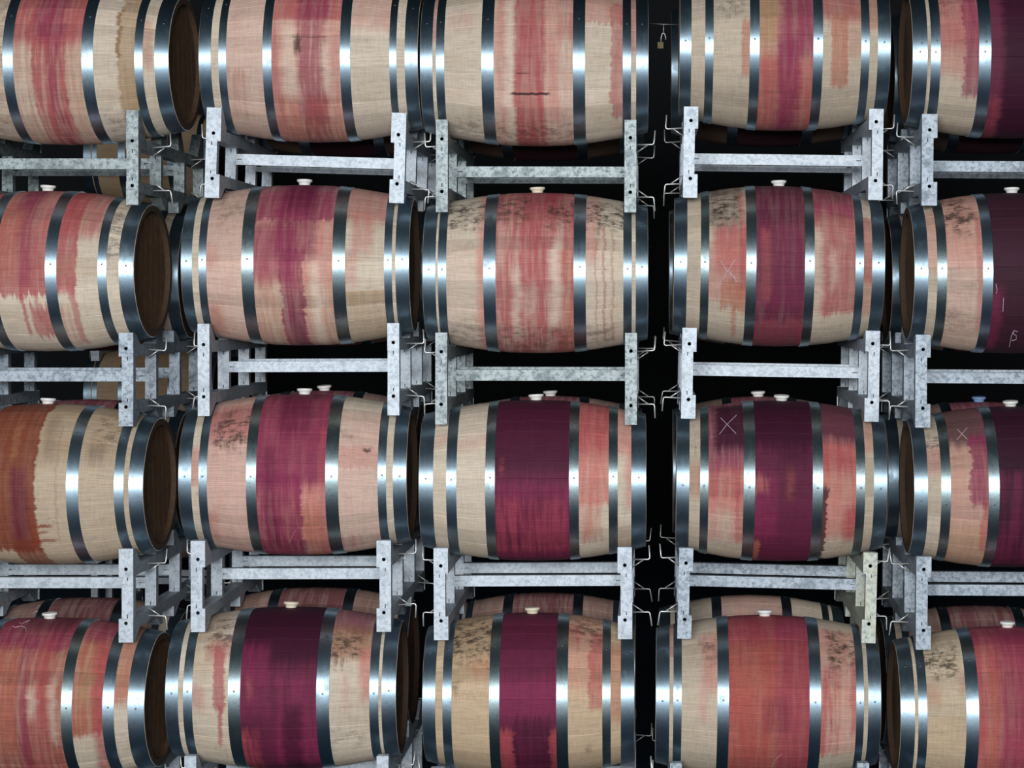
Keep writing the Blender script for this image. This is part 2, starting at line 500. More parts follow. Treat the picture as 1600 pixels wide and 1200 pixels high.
def make_barrel(label, cx, cy, hoops, yaw=0.0, roll=0.0, ax_y=0.28, patches=(), base=None, seed=0, bung=('bung', None),
                rivets=None, dull=(), chalk=(), group=None, fast=False, hood=None):
    """cx: pixel column of the middle of the belly on the midline, cy: pixel row of the axis,
    hoops: pixel intervals of the hoops on the midline"""
    B = Barrel()
    d_ax = D0 + ax_y
    z = CAMZ - (cy - VY) / F * d_ax
    x = (cx - VX) / F * (d_ax - RB)
    rot = Euler((0, math.radians(roll), math.radians(yaw)), 'XYZ')
    Rm = rot.to_matrix()
    Lg = 0.95
    def px_of(u, cx0):
        P = Vector((cx0, ax_y, z)) + Rm @ Vector((u, -r_at(max(-0.47, min(0.47, u)), 0.95), 0))
        return project(P)[0]
    for _ in range(6):       # shift so that u = 0 falls on cx
        x += (cx - px_of(0, x)) * (d_ax - RB) / F
    def u_of(px):
        a, b = -0.75, 0.75
        for _ in range(40):
            m_ = (a + b) / 2
            if px_of(m_, x) < px: a = m_
            else: b = m_
        return (a + b) / 2
    hs = [(u_of(a), u_of(b)) for a, b in hoops]
    hs_full = list(hs)
    if hood == 'mirror':
        hs_full += [(-b, -a) for a, b in hs]
    L = 2 * max(max(abs(a), abs(b)) for a, b in hs_full) + 0.004
    lo_ = min(h[0] for h in hs_full); hi_ = max(h[1] for h in hs_full)
    L = round((hi_ - lo_ + 0.003) / 0.004) * 0.004
    hs_full = [(-L / 2 + 0.001, -L / 2 + 0.001 + b - a) if a == lo_ else (a, b) for a, b in hs_full]
    hs_full = [(L / 2 - 0.001 - (b - a), L / 2 - 0.001) if b == hi_ else (a, b) for a, b in hs_full]
    root = bpy.data.objects.new('wine_barrel', None)
    root.empty_display_size = 0.1
    col.objects.link(root)
    base_pt = Vector((x, ax_y, z)) + Rm @ Vector((0, 0, -RB))
    root.location = base_pt
    root.rotation_euler = rot
    tag(root, label, 'barrel', group)
    v = (cy - VY) / F
    Rpx = RB * F / d_ax
    def phi_of(py):
        s = (cy - py) / Rpx
        if s > 0.985: return 2.3
        if s < -0.985: return -2.3
        return math.asin(s) + v
    ps = []
    for q in patches:
        c, al, x0, x1, y0, y1 = q[:6]
        kw = q[6] if len(q) > 6 else {}
        ua, ub = u_of(x0), u_of(x1)
        for (ha, hb) in hs_full:            # stains that meet a hoop run on underneath it
            if abs(ua - hb) < 0.012: ua = (ha + hb) / 2 - 0.004
            if abs(ub - ha) < 0.012: ub = (ha + hb) / 2 + 0.004
        ps.append(dict(col=COLS[c] if isinstance(c, str) else c, alpha=al, u0=ua, u1=ub, p0=phi_of(y1), p1=phi_of(y0),
                       su=kw.get('su', 0.006), sp=kw.get('sp', 0.06), edge=kw.get('edge', 0.03), drip=kw.get('drip', 0.25),
                       streak=kw.get('streak', 0.25), speck=kw.get('speck', 0.0)))
    wm_ = wood_mat('oak_' + str(seed), root, ps, base or COLS['BG'], seed)
    up = Vector((0, 0, RB))
    # staves
    rs = random.Random(seed * 7 + 1)
    ws = WID[:]; rs.shuffle(ws)
    ang = rs.uniform(0, 20)
    for w in ws:
        a = ang + w / 2
        me = stave_mesh(L, w)
        o = bpy.data.objects.new('stave', me)
        o.parent = root; o.location = up
        o.rotation_euler = (math.radians(-a), 0, 0)
        col.objects.link(o)
        o.material_slots[0].link = 'OBJECT'
        o.material_slots[0].material = wm_
        ang += w
    # hoops
    for k, (a, b) in enumerate(hs_full):
        h = obj('hoop', hoop_mesh(a, b, L), M['hoop_dull'] if k in dull else M['hoop'], root, up)
        if rivets is not None:
            for dphi, du in rivets:
                um = (a + b) / 2 + du * (b - a)
                rr = r_at(um, L) + 0.0022
                th = math.radians(dphi) + rs.uniform(-0.02, 0.02)
                rv = bpy.data.objects.new('rivet', RIVET)
                rv.parent = h
                rv.location = (um, -rr * math.cos(th), rr * math.sin(th))
                rv.rotation_euler = (math.pi / 2 - th, 0, 0)
                col.objects.link(rv)
    # heads
    for side in (-1, 1):
        hd = obj('head', None, None, root, up)
        nb = 7
        for k in range(nb):
            bm_ = head_mesh(L, nb, k, side)
            obj('head_board', bm_, M['head'], hd)
        hd.rotation_euler = (math.radians(90 + rs.uniform(-8, 8)), 0, 0)
    # bung
    bu = 0.0
    if bung:
        kind, bpx = bung
        if bpx is not None:
            bu = (bpx - project(Vector((x, ax_y, z)) + Rm @ Vector((0, 0, RB)))[0]) * d_ax / F
        bo = bpy.data.objects.new('bung', BUNG[kind])
        bo.parent = root; bo.location = (bu, 0, RB + r_at(bu, L))
        bo.rotation_euler = (rs.uniform(-0.08, 0.08), rs.uniform(-0.06, 0.06), 0)
        col.objects.link(bo)
    # chalk / scratch marks: polylines in pixels laid on the staves
    for strokes in chalk:
        faint = strokes and strokes[0] == 'faint'
        if faint: strokes = strokes[1:]
        mb = MB()
        for st in strokes:
            pts = []
            for (qx, qy) in st:
                ph = phi_of(qy)
                # find u for that pixel at this phi
                a_, b_ = -0.6, 0.6
                for _ in range(30):
                    m_ = (a_ + b_) / 2
                    rr = r_at(max(-0.47, min(0.47, m_)), L) + 0.0008
                    P = Vector((x, ax_y, z)) + Rm @ Vector((m_, -rr * math.cos(ph), rr * math.sin(ph)))
                    if project(P)[0] < qx: a_ = m_
                    else: b_ = m_
                pts.append((m_, -rr * math.cos(ph), rr * math.sin(ph)))
            mb.tube(pts, 0.0006 if faint else 0.0012, 5)
        cm = obj('chalk_mark', mb.mesh('chalk_mark'), M['chalk'], root, up)
        cm['label'] = 'pale hand drawn chalk mark on the staves'
    B.root, B.x, B.z, B.L, B.u_of, B.ax_y = root, x, z, L, u_of, ax_y
    B.hs = hs_full
    return B

BARRELS = {}
SO = dict(su=0.02, edge=0.05, sp=0.12)             # soft edged
MOULD = dict(su=0.02, sp=0.15, speck=1.0, edge=0.08, drip=0.4, streak=0.0)
ST = dict(streak=0.75, su=0.012)                   # streaky
HARD = dict(su=0.003, sp=0.02, drip=0.3, edge=0.02, streak=0.15)
LINE = dict(su=0.012, sp=0.006, edge=0.0, drip=0.03, streak=0.0)

def P(c, a, x0, x1, y0, y1, **kw):
    d = {}
    for k in ('SO', 'MOULD', 'ST', 'HARD', 'LINE'):
        if kw.pop(k, None): d.update(globals()[k])
    d.update(kw)
    if c in ('PU', 'DK') and a >= .8 and 'streak' not in d: d['streak'] = 0.0
    return (c, a, x0, x1, y0, y1, d)

# ---- front barrels: (row, column): measured in the photograph
FRONT = {
 (1, 1): dict(label='barrel in the top row, leftmost, rosy belly and brown water-stained right shoulder', cx=74, cy=101, yaw=-2.4,
   hoops=[(4, 20), (127, 145), (210, 223), (235, 257)], extra=[(-66, -53), (-105, -83)], bung=None,
   patches=[P('OR', .5, 20, 127, -40, 240, ST=1), P('RS', .85, 20, 127, -40, 70, SO=1), P('WN', .7, 50, 98, -40, 74, SO=1), P('RS', .8, 48, 100, 60, 240, streak=.4),
            P('WN', .55, 72, 92, 60, 240, ST=1), P('TN', .75, 182, 206, -40, 200, edge=.05, su=.008), P((128, 92, 55), .7, 181, 187, 10, 90, edge=.06), P('TN', .35, 186, 210, 100, 240, SO=1),
            P('OR', .5, 223, 236, 20, 110, SO=1), P('RU', .4, -60, 4, -20, 240, speck=.8), P('MO', .35, 150, 205, 170, 226, MOULD=1)]),
 (1, 2): dict(label='pinkish barrel in the top row, second stack, with a dark spot above its wine streak', cx=478, cy=97, yaw=0.6,
   hoops=[(311, 330), (341, 353), (410, 424), (531, 547), (608, 619), (632, 652)], bung=None,
   patches=[P('PL', .6, 353, 410, -40, 240, SO=1), P('PK', .7, 424, 531, -40, 240, streak=.35), P('RS', .7, 424, 531, -40, 33, sp=.015, drip=.02), P('CR', .5, 434, 462, 40, 150, SO=1),
            P('WN', .75, 464, 512, -40, 36, SO=1), P('WN', .6, 464, 505, 36, 240, ST=1), P('RS', .45, 424, 440, 36, 240, SO=1), P('CR', .55, 502, 514, 70, 140, SO=1), P('WN', .8, 466, 508, 150, 188, SO=1),
            P('BK', .75, 459, 470, 60, 84, su=.008, sp=.04), P('OR', .5, 424, 531, 150, 220, ST=1), P('PK', .45, 547, 608, -40, 45, SO=1), P('OR', .4, 353, 380, 110, 190, ST=1), P('BK', .5, 455, 510, 58, 60, LINE=1)]),
 (1, 3): dict(label='pale barrel in the top row, middle stack, with one red stripe and a dark crack', cx=834, cy=103, yaw=0.9,
   hoops=[(655, 674), (681, 694), (752, 771), (895, 914), (973, 986), (993, 1012)], bung=None,
   patches=[P('PK', .45, 771, 895, -40, 240, ST=1), P('PK', .5, 777, 790, -40, 240, SO=1), P('CR', .5, 788, 803, 0, 240, SO=1), P('RS', .85, 803, 851, -40, 240, su=.012), P('RS', .5, 870, 895, -40, 60, SO=1),
            P('PK', .5, 851, 873, -40, 190, SO=1), P('PK', .6, 914, 973, -40, 35, sp=.02), P('RS', .65, 954, 973, 0, 190, edge=.05), P('BK', .85, 798, 858, 143, 147, LINE=1), P('BK', .6, 806, 826, 113, 115, LINE=1),
            P('MO', .45, 700, 895, 190, 220, MOULD=1), P('PK', .3, 700, 740, 15, 40, SO=1), P('RS', .5, 674, 681, -40, 60), P('RS', .6, 986, 993, -40, 80)]),
 (1, 4): dict(base=(188, 171, 151), label='barrel in the top row right of the hanging padlock, plum band between pale shoulders', cx=1228.5, cy=79, roll=0.5,
   hoops=[(1065, 1083), (1102, 1115), (1172, 1187), (1271, 1286), (1346, 1359), (1374, 1394)], bung=None, rivets=[(1, 0.0)],
   patches=[P('OR', .7, 1160, 1172, 30, 118), P('OR', .7, 1187, 1271, -40, 220, streak=.4), P('RS', .7, 1187, 1271, 90, 220, SO=1), P('TN', .8, 1187, 1214, -40, 68, SO=1), P('WN', .85, 1218, 1271, -40, 90, SO=1), P('WN', .8, 1216, 1250, 60, 220, SO=1),
            P('RS', .75, 1286, 1346, -40, 30, SO=1), P('OR', .75, 1300, 1326, 20, 138, su=.005), P('OR', .4, 1326, 1346, 0, 90, SO=1), P('OR', .55, 1359, 1374, -40, 40), P('MO', .5, 1115, 1165, -20, 22, MOULD=1), P('GR', .3, 1115, 1172, 150, 162, SO=1)]),
 (1, 5): dict(base=(188, 171, 151), label='barrel in the top row cut by the right edge, almost black wine band', cx=1598, cy=91, hood='mirror', bung=None, rivets=[(6, 0.1), (-1, 0.0)],
   hoops=[(1427, 1450), (1455, 1470), (1530, 1549)],
   patches=[P('PK', .55, 1470, 1530, -40, 120, SO=1), P('RS', .6, 1470, 1530, -40, 75, SO=1), P('WN', .75, 1506, 1530, -40, 150, edge=.06), P('MO', .6, 1470, 1500, -30, 12, MOULD=1), P('PU', .97, 1549, 1650, -40, 240), P('RS', .4, 1549, 1570, 150, 240, ST=1),
            P('DK', .9, 1568, 1650, -40, 240, SO=1)]),
 (2, 1): dict(label='barrel in the second row, leftmost, red stain ending in drips on pale wood', cx=31, cy=423.5, yaw=-3.6,
   hoops=[(70, 88), (152, 166), (185, 208)], hood='mirror', rivets=[(3, 0.0)], bung=('bung', 75),
   patches=[P('RS', .85, -40, 70, 270, 462, drip=.35, sp=.03), P('OR', .45, -10, 30, 320, 440, SO=1), P('WN', .5, 25, 48, 270, 450, SO=1), P('WN', .6, 10, 40, 270, 330, SO=1), P('RS', .75, 42, 66, 480, 525, drip=.5, su=.008), P('RS', .7, 30, 36, 455, 520), P('RS', .6, 52, 58, 455, 500),
            P('RS', .85, 88, 118, 290, 460, drip=.2, edge=.05), P('RS', .75, 88, 150, 270, 368, edge=.08, SO=1), P('TN', .5, 118, 128, 330, 360, SO=1), P('RS', .6, 107, 118, 455, 540, edge=.04), P('OR', .5, 92, 104, 480, 540, ST=1), P('RS', .4, -40, -20, 460, 520),
            P('MO', .5, 166, 186, 310, 420, MOULD=1), P('TN', .25, 88, 152, 400, 432, sp=.01)]),
 (2, 2): dict(label='barrel in the second row, second stack, magenta band fading into orange streaks', cx=457.5, cy=414.5, yaw=1.2,
   hoops=[(284, 301), (310, 322), (377, 396), (519, 539), (600, 612), (619, 640)], bung=('bung', 476), dull=(2, 3),
   patches=[P('PL', .7, 322, 377, 270, 560, SO=1), P('PK', .45, 322, 340, 380, 420, SO=1), P('OR', .55, 326, 345, 480, 530, SO=1), P('OR', .6, 396, 519, 430, 560, streak=.5), P('PK', .8, 396, 519, 300, 440, SO=1), P('WN', .85, 396, 519, 270, 345, sp=.03), P('WN', .8, 425, 490, 270, 405, SO=1), P('WN', .7, 396, 460, 350, 440, SO=1),
            P('WN', .8, 438, 475, 390, 560, edge=.05), P('PU', .6, 450, 470, 480, 560, SO=1), P('CR', .6, 487, 502, 405, 560, SO=1), P('PU', .7, 440, 490, 270, 330, SO=1), P('RS', .6, 539, 600, 270, 345, SO=1), P('PK', .6, 548, 580, 330, 395, SO=1), P('PK', .4, 539, 560, 390, 450, SO=1), P('TN', .7, 539, 600, 456, 478, sp=.01, drip=.02), P('TN', .5, 539, 600, 478, 560, sp=.02), P('MO', .35, 330, 375, 300, 350, MOULD=1)]),
 (2, 3): dict(label='barrel in the second row, middle stack, streaky red belly with mould smudges', cx=835.5, cy=426.5, yaw=0.8,
   hoops=[(659, 679), (684, 697), (755, 774), (896, 915), (974, 987), (992, 1011)], bung=('bung_cream', 840),
   patches=[P('PL', .2, 700, 755, 380, 560, SO=1), P('PK', .7, 746, 755, 300, 560, SO=1), P('RS', .85, 774, 896, 270, 560, streak=.45), P('WN', .5, 812, 868, 270, 330, SO=1), P('RS', .5, 815, 862, 270, 450, SO=1), P('OR', .5, 876, 896, 380, 560, SO=1), P('CR', .65, 860, 876, 375, 510, SO=1), P('CR', .5, 800, 814, 420, 530, SO=1), P('CR', .4, 828, 836, 440, 490, SO=1),
            P('RS', .5, 852, 896, 285, 345, SO=1), P('PK', .55, 915, 935, 300, 410, SO=1), P('RS', .5, 942, 946, 350, 540, su=.003), P('RS', .4, 930, 933, 370, 540, su=.003), P('RS', .4, 955, 959, 360, 540, su=.003), P('MO', .85, 700, 755, 312, 352, MOULD=1), P('MO', .7, 774, 822, 308, 345, MOULD=1), P('MO', .85, 850, 892, 318, 352, MOULD=1), P('MO', .85, 917, 972, 312, 355, MOULD=1),
            P('MO', .4, 700, 960, 510, 545, MOULD=1)],
   chalk=[['faint', [(852, 487), (852, 500), (848, 510), (842, 517)]]]),
 (2, 4): dict(base=(188, 171, 151), label='barrel in the second row with a scratched cross left of its solid burgundy band', cx=1219.5, cy=416, roll=0.8,
   hoops=[(1060, 1080), (1095, 1108), (1166, 1182), (1258, 1273), (1337, 1350), (1369, 1389)], bung=('bung', 1217), rivets=[(2, 0.0)], dull=(1, 2, 3),
   patches=[P('RS', .8, 1116, 1166, 350, 430, SO=1), P('PK', .6, 1108, 1166, 380, 470, SO=1), P('OR', .7, 1127, 1166, 440, 486, drip=.4), P('OR', .6, 1146, 1153, 480, 530), P('GR', .85, 1112, 1160, 280, 352, SO=1, speck=.4), P('MO', .8, 1115, 1160, 300, 350, MOULD=1), P('RS', .5, 1155, 1166, 300, 450),
            P('PU', .97, 1182, 1258, 270, 560, streak=.1), P('RS', .45, 1186, 1258, 500, 560, ST=1), P('OR', .55, 1189, 1204, 360, 470, ST=1), P('WN', .35, 1182, 1258, 350, 480, SO=1), P('RS', .8, 1273, 1337, 270, 492, streak=.3), P('WN', .7, 1273, 1337, 270, 335, SO=1), P('BG', .75, 1273, 1285, 355, 500, SO=1), P('CR', .4, 1296, 1308, 390, 450, SO=1), P('GR', .5, 1280, 1330, 275, 315, SO=1, speck=.5), P('RS', .7, 1350, 1369, 330, 440), P('OR', .5, 1350, 1369, 430, 500)],
   chalk=[[[(1125, 408), (1137, 425), (1151, 437)], [(1149, 406), (1137, 425), (1124, 447)], [(1140, 425), (1152, 442)]]]),
 (2, 5): dict(base=(188, 171, 151), label='barrel in the second row cut by the right edge, black-purple band with chalk squiggle', cx=1601, cy=427, hood='mirror', bung=('bung', 1581), rivets=[(2, 0.0)],
   hoops=[(1430, 1451), (1465, 1480), (1536, 1552)], dull=(1,),
   patches=[P('PK', .6, 1480, 1536, 300, 420, SO=1), P('PK', .45, 1451, 1465, 320, 420, SO=1), P('PL', .5, 1480, 1536, 400, 560, SO=1), P('RS', .45, 1528, 1536, 340, 520), P('MO', .85, 1480, 1526, 305, 360, MOULD=1), P('MO', .3, 1480, 1520, 480, 530, MOULD=1), P('DK', .98, 1552, 1650, 270, 560), P('WN', .5, 1552, 1566, 450, 545, SO=1)],
   chalk=[[[(1590, 516), (1585, 514), (1583, 519), (1588, 522), (1588, 528), (1581, 530)], [(1584, 514), (1580, 524), (1577, 540)]], [[(1556, 443), (1558, 452), (1557, 458)]], [[(1568, 464), (1567, 485)]]]),
 (3, 1): dict(label='barrel in the third row, leftmost, rust-brown stain with splashes on grey wood', cx=36, cy=756, yaw=-2.2,
   hoops=[(103, 122), (178, 193), (201, 223)], hood='mirror', bung=('bung', 75), base=(190, 170, 146),
   patches=[P('TN', .35, 50, 180, 600, 720, SO=1), P('RU', .95, -60, 53, 600, 860, edge=.05, streak=.1), P((150, 96, 66), .8, 10, 22, 660, 720, edge=.05), P('PU', .7, 14, 40, 735, 860, SO=1), P('RU', .85, 40, 76, 818, 823, su=.02, sp=.012, drip=.06), P('RU', .7, 40, 70, 828, 832, su=.02, sp=.012, drip=.06), P('RU', .7, 40, 80, 840, 845, su=.02, sp=.012, drip=.06), P('RU', .8, 10, 56, 840, 900, edge=.05),
            P('GR', .5, 130, 158, 690, 720, SO=1), P('RU', .3, 84, 87, 660, 850), P('GR', .35, 60, 80, 650, 720, SO=1), P('MO', .5, 140, 175, 640, 690, MOULD=1)]),
 (3, 2): dict(label='barrel in the third row, second stack, pink shoulders round a broad magenta band', cx=453.5, cy=741, yaw=1.2,
   hoops=[(279, 299), (310, 323), (384, 400), (508, 528), (590, 603), (613, 634)], bung=('bung', 476), dull=(2, 3),
   patches=[P('PL', .9, 323, 384, 600, 880, SO=1), P('PK', .6, 299, 310, 690, 760), P('RS', .6, 323, 384, 630, 685, SO=1), P('MO', .8, 332, 382, 640, 695, MOULD=1), P('PK', .9, 400, 508, 600, 880), P('WN', .92, 400, 508, 600, 760, SO=1, streak=.1), P('WN', .9, 402, 470, 740, 880, edge=.05, streak=.3), P('PU', .6, 430, 485, 600, 680, SO=1), P('PU', .6, 412, 430, 700, 850, SO=1), P('OR', .5, 470, 508, 790, 880, ST=1),
            P('RS', .5, 498, 508, 670, 880), P('PK', .6, 528, 590, 695, 730, sp=.02), P('PL', .6, 528, 590, 640, 880, SO=1), P('BK', .8, 566, 578, 699, 705, su=.008, sp=.02, edge=.01, drip=.05), P('GR', .6, 530, 550, 672, 680, speck=.6), P('RS', .4, 528, 560, 840, 860, ST=1), P('OR', .5, 323, 335, 800, 850, SO=1)],
   chalk=[['faint', [(452, 845), (458, 832), (463, 825), (466, 845), (468, 856)]]]),
 (3, 3): dict(label='barrel in the third row, middle stack, very dark purple band and clean pale left side', cx=831, cy=750, yaw=0.7,
   hoops=[(655, 677), (697, 713), (758, 773), (889, 904), (951, 965), (986, 1009)], bung=('bung', 838), dull=(2, 3, 4),
   patches=[P('PK', .4, 713, 758, 684, 698, SO=1), P('PK', .4, 677, 697, 676, 692, SO=1), P('PU', .99, 773, 889, 600, 900, streak=0), P('DK', .6, 773, 889, 600, 740, SO=1, streak=.1), P('WN', .7, 773, 889, 755, 870, ST=1), P('RS', .4, 776, 884, 780, 860, ST=1, streak=.9), P('RS', .4, 780, 788, 715, 745, speck=.9), P('PK', .95, 904, 951, 600, 790, streak=.3), P('RS', .8, 904, 951, 600, 706, SO=1), P('PK', .7, 904, 940, 780, 850, drip=.7, streak=.6),
            P('PK', .7, 965, 986, 600, 706, SO=1), P('PK', .6, 978, 986, 690, 800, SO=1), P('TN', .4, 965, 986, 830, 870, SO=1)]),
 (3, 4): dict(base=(188, 171, 151), label='barrel in the third row with a chalk cross on its sooty left shoulder', cx=1223, cy=751, roll=0.6, yaw=-0.3,
   hoops=[(1058, 1078), (1094, 1107), (1162, 1180), (1270, 1286), (1338, 1352), (1366, 1387)], bung=('bung', 1221), rivets=[(-1, 0.0)], dull=(1, 2, 3, 4),
   patches=[P('PK', .85, 1107, 1162, 720, 800, SO=1), P('RS', .6, 1107, 1162, 730, 780, ST=1), P('PK', .5, 1107, 1162, 790, 850, ST=1), P('RS', .5, 1150, 1162, 760, 850), P('WN', .9, 1107, 1162, 600, 735, SO=1), P('DK', .9, 1116, 1158, 630, 705, SO=1), P('PU', .99, 1180, 1270, 600, 900), P('DK', .85, 1180, 1270, 600, 700, SO=1), P('DK', .5, 1215, 1265, 690, 730, SO=1), P('WN', .6, 1180, 1215, 740, 840, SO=1), P('OR', .5, 1230, 1237, 735, 775, SO=1), P('PK', .5, 1182, 1200, 745, 770, ST=1), P('OR', .7, 1180, 1190, 845, 885, edge=.06),
            P('PK', .9, 1286, 1338, 690, 840, SO=1), P('RS', .8, 1286, 1338, 680, 735, SO=1), P('PU', .92, 1286, 1338, 600, 688, SO=1), P('DK', .85, 1286, 1293, 760, 880, edge=.06, su=.003), P('RS', .8, 1320, 1338, 790, 850, SO=1), P('PK', .5, 1352, 1366, 600, 700), P('OR', .5, 1080, 1094, 720, 780, SO=1), P('MO', .6, 1082, 1090, 675, 695, MOULD=1)],
   chalk=[[[(1126, 650), (1136, 662), (1150, 678)], [(1151, 648), (1136, 662), (1124, 677)]]]),
 (3, 5): dict(base=(188, 171, 151), label='barrel in the third row cut by the right edge, small cross on its smudged shoulder', cx=1599, cy=760, hood='mirror', bung=('bung', 1579), rivets=[(-8, 0.0)],
   hoops=[(1429, 1450), (1471, 1486), (1545, 1562)], dull=(1, 2),
   patches=[P('PK', .5, 1486, 1545, 690, 900, SO=1), P('TN', .5, 1486, 1545, 820, 900, SO=1), P('PK', .6, 1450, 1471, 690, 740, SO=1), P('MO', .8, 1452, 1468, 672, 700, MOULD=1), P('PU', .85, 1486, 1545, 600, 695, SO=1), P('GR', .6, 1486, 1530, 640, 690, SO=1), P('WN', .85, 1516, 1545, 680, 790, edge=.08), P('RS', .6, 1536, 1545, 780, 860, edge=.05), P('DK', .99, 1562, 1660, 600, 900), P('WN', .4, 1565, 1650, 740, 880, ST=1)],
   chalk=[[[(1496, 668), (1503, 676), (1511, 685)], [(1511, 667), (1503, 676), (1495, 685)]]]),
 (4, 1): dict(label='barrel in the bottom row, leftmost, stained red-brown all over with chalk scribble on top', cx=34, cy=1091, yaw=-2.0,
   hoops=[(95, 112), (160, 178), (200, 225)], hood='mirror', bung=('bung', 78), dull=(0,),
   patches=[P((152, 76, 64), .95, -60, 95, 920, 1240, streak=.25), P('WN', .8, -60, 95, 920, 1018, sp=.04), P('DK', .5, 10, 90, 920, 990, SO=1), P('WN', .6, 24, 42, 1000, 1240, ST=1), P('RS', .5, 48, 72, 1000, 1240, SO=1), P('CR', .55, 42, 54, 1075, 1120, SO=1), P('CR', .45, 76, 86, 1060, 1160, SO=1), P('OR', .5, -20, 20, 1010, 1180, ST=1),
            P((160, 84, 62), .9, 112, 160, 920, 1150, edge=.06), P('WN', .75, 112, 160, 920, 1000, SO=1), P('RS', .75, 143, 158, 1000, 1240, SO=1), P('TN', .6, 120, 142, 1045, 1100, SO=1), P((168, 92, 66), .8, 178, 200, 920, 1100, SO=1)],
   chalk=[[[(30, 974), (33, 978), (40, 974), (47, 972)], [(20, 981), (24, 983), (34, 981), (41, 985), (40, 990)]]]),
 (4, 2): dict(label='barrel in the bottom row, second stack, near-black wine band and one thin red drip', cx=434.5, cy=1074, yaw=0.8,
   hoops=[(260, 280), (286, 300), (356, 375), (494, 514), (577, 591), (598, 620)], bung=('bung_cream', 455), dull=(2,),
   patches=[P('TN', .35, 300, 340, 950, 1060, SO=1), P('RS', .75, 332, 350, 1012, 1110, edge=.04), P('RS', .75, 339, 346, 1100, 1165, edge=.04), P('PK', .5, 300, 318, 1070, 1110, SO=1), P('MO', .7, 318, 352, 960, 1015, MOULD=1), P('RS', .5, 318, 352, 1000, 1030, SO=1), P('PU', .99, 375, 494, 900, 1260, streak=0), P('DK', .85, 375, 494, 900, 1040, SO=1), P('WN', .6, 378, 420, 1010, 1120, SO=1, streak=.4), P('WN', .7, 430, 494, 1060, 1190, SO=1, streak=.6), P('DK', .7, 440, 470, 1100, 1260, SO=1), P('RS', .6, 378, 402, 1140, 1240, ST=1), P('PK', .5, 386, 391, 1060, 1090, SO=1),
            P('WN', .8, 514, 577, 930, 985, SO=1), P((150, 100, 74), .8, 514, 577, 975, 1032, SO=1), P('MO', .8, 518, 565, 985, 1035, MOULD=1), P('PK', .7, 562, 577, 1010, 1095, SO=1), P('PK', .4, 536, 544, 1050, 1110, SO=1), P('MO', .3, 520, 570, 1130, 1170, MOULD=1)],
   ),
 (4, 3): dict(label='barrel in the bottom row, middle stack, even plum band with tan mouldy left shoulder', cx=824.5, cy=1083, yaw=0.7,
   hoops=[(660, 680), (691, 705), (764, 780), (869, 887), (941, 954), (970, 991)], bung=('bung_cream', 832), dull=(2, 3, 4), base=(196, 170, 140),
   patches=[P('TN', .5, 705, 764, 940, 1060, SO=1), P('MO', .85, 708, 764, 965, 1035, MOULD=1), P('MO', .8, 706, 722, 1060, 1078, MOULD=1), P('OR', .35, 735, 764, 1030, 1060, SO=1), P('TN', .35, 705, 764, 1081, 1090, sp=.01), P('PU', .99, 780, 869, 900, 1260, streak=0), P('WN', .65, 780, 869, 1055, 1125, SO=1), P('RS', .85, 784, 802, 1138, 1260, edge=.06), P('RS', .8, 858, 869, 1140, 1260, edge=.05), P('DK', .5, 800, 860, 1120, 1190, ST=1),
            P('PK', .5, 887, 941, 940, 1080, SO=1), P('RS', .6, 920, 941, 985, 1110, edge=.06), P('OR', .6, 954, 970, 1000, 1130, SO=1), P('MO', .7, 890, 940, 965, 1000, MOULD=1), P('RS', .4, 887, 905, 975, 1010, SO=1), P('GR', .6, 915, 925, 1165, 1180, speck=.5)]),
 (4, 4): dict(base=(188, 171, 151), label='barrel in the bottom row, fourth stack, wide brick-red belly', cx=1202, cy=1087, roll=0.5,
   hoops=[(1026, 1047), (1052, 1065), (1121, 1139), (1265, 1283), (1338, 1350), (1357, 1377)], bung=('bung', 1195),
   patches=[P((160, 72, 66), .97, 1139, 1265, 930, 1260, streak=.12), P('WN', .5, 1139, 1265, 930, 1005, SO=1), P('WN', .45, 1215, 1265, 960, 1260, SO=1), P('PU', .4, 1195, 1235, 1090, 1140, SO=1), P('OR', .35, 1145, 1200, 1050, 1085, SO=1), P('PK', .55, 1096, 1121, 990, 1080, SO=1), P('PK', .4, 1095, 1108, 1080, 1130, SO=1), P('MO', .6, 1090, 1121, 1000, 1030, MOULD=1),
            P('PK', .6, 1283, 1338, 980, 1180, streak=.5), P('RS', .7, 1285, 1312, 1040, 1180, ST=1), P('MO', .85, 1296, 1334, 985, 1045, MOULD=1), P('RS', .5, 1330, 1338, 1020, 1150), P('MO', .7, 1288, 1312, 1055, 1065, MOULD=1), P('RS', .5, 1047, 1052, 960, 1020)],
   chalk=[['faint', [(1206, 1194), (1212, 1182), (1222, 1174)]]]),
 (4, 5): dict(label='barrel in the bottom row cut by the right edge, rosy belly beside clean pale staves', cx=1595, cy=1105, hood='mirror', bung=('bung', 1574),
   hoops=[(1408, 1430), (1435, 1449), (1510, 1530)], base=(196, 176, 150),
   patches=[P('MO', .85, 1450, 1505, 1005, 1055, MOULD=1), P('OR', .45, 1453, 1470, 1070, 1100, SO=1), P('OR', .4, 1500, 1510, 1050, 1085, SO=1), P('TN', .35, 1449, 1510, 1121, 1260, sp=.01, drip=.02), P('RS', .95, 1530, 1680, 940, 1260, streak=.2), P('OR', .5, 1545, 1562, 1050, 1260, SO=1), P('WN', .6, 1566, 1680, 940, 1260, SO=1), P('WN', .6, 1530, 1680, 940, 1010, SO=1)]),
}
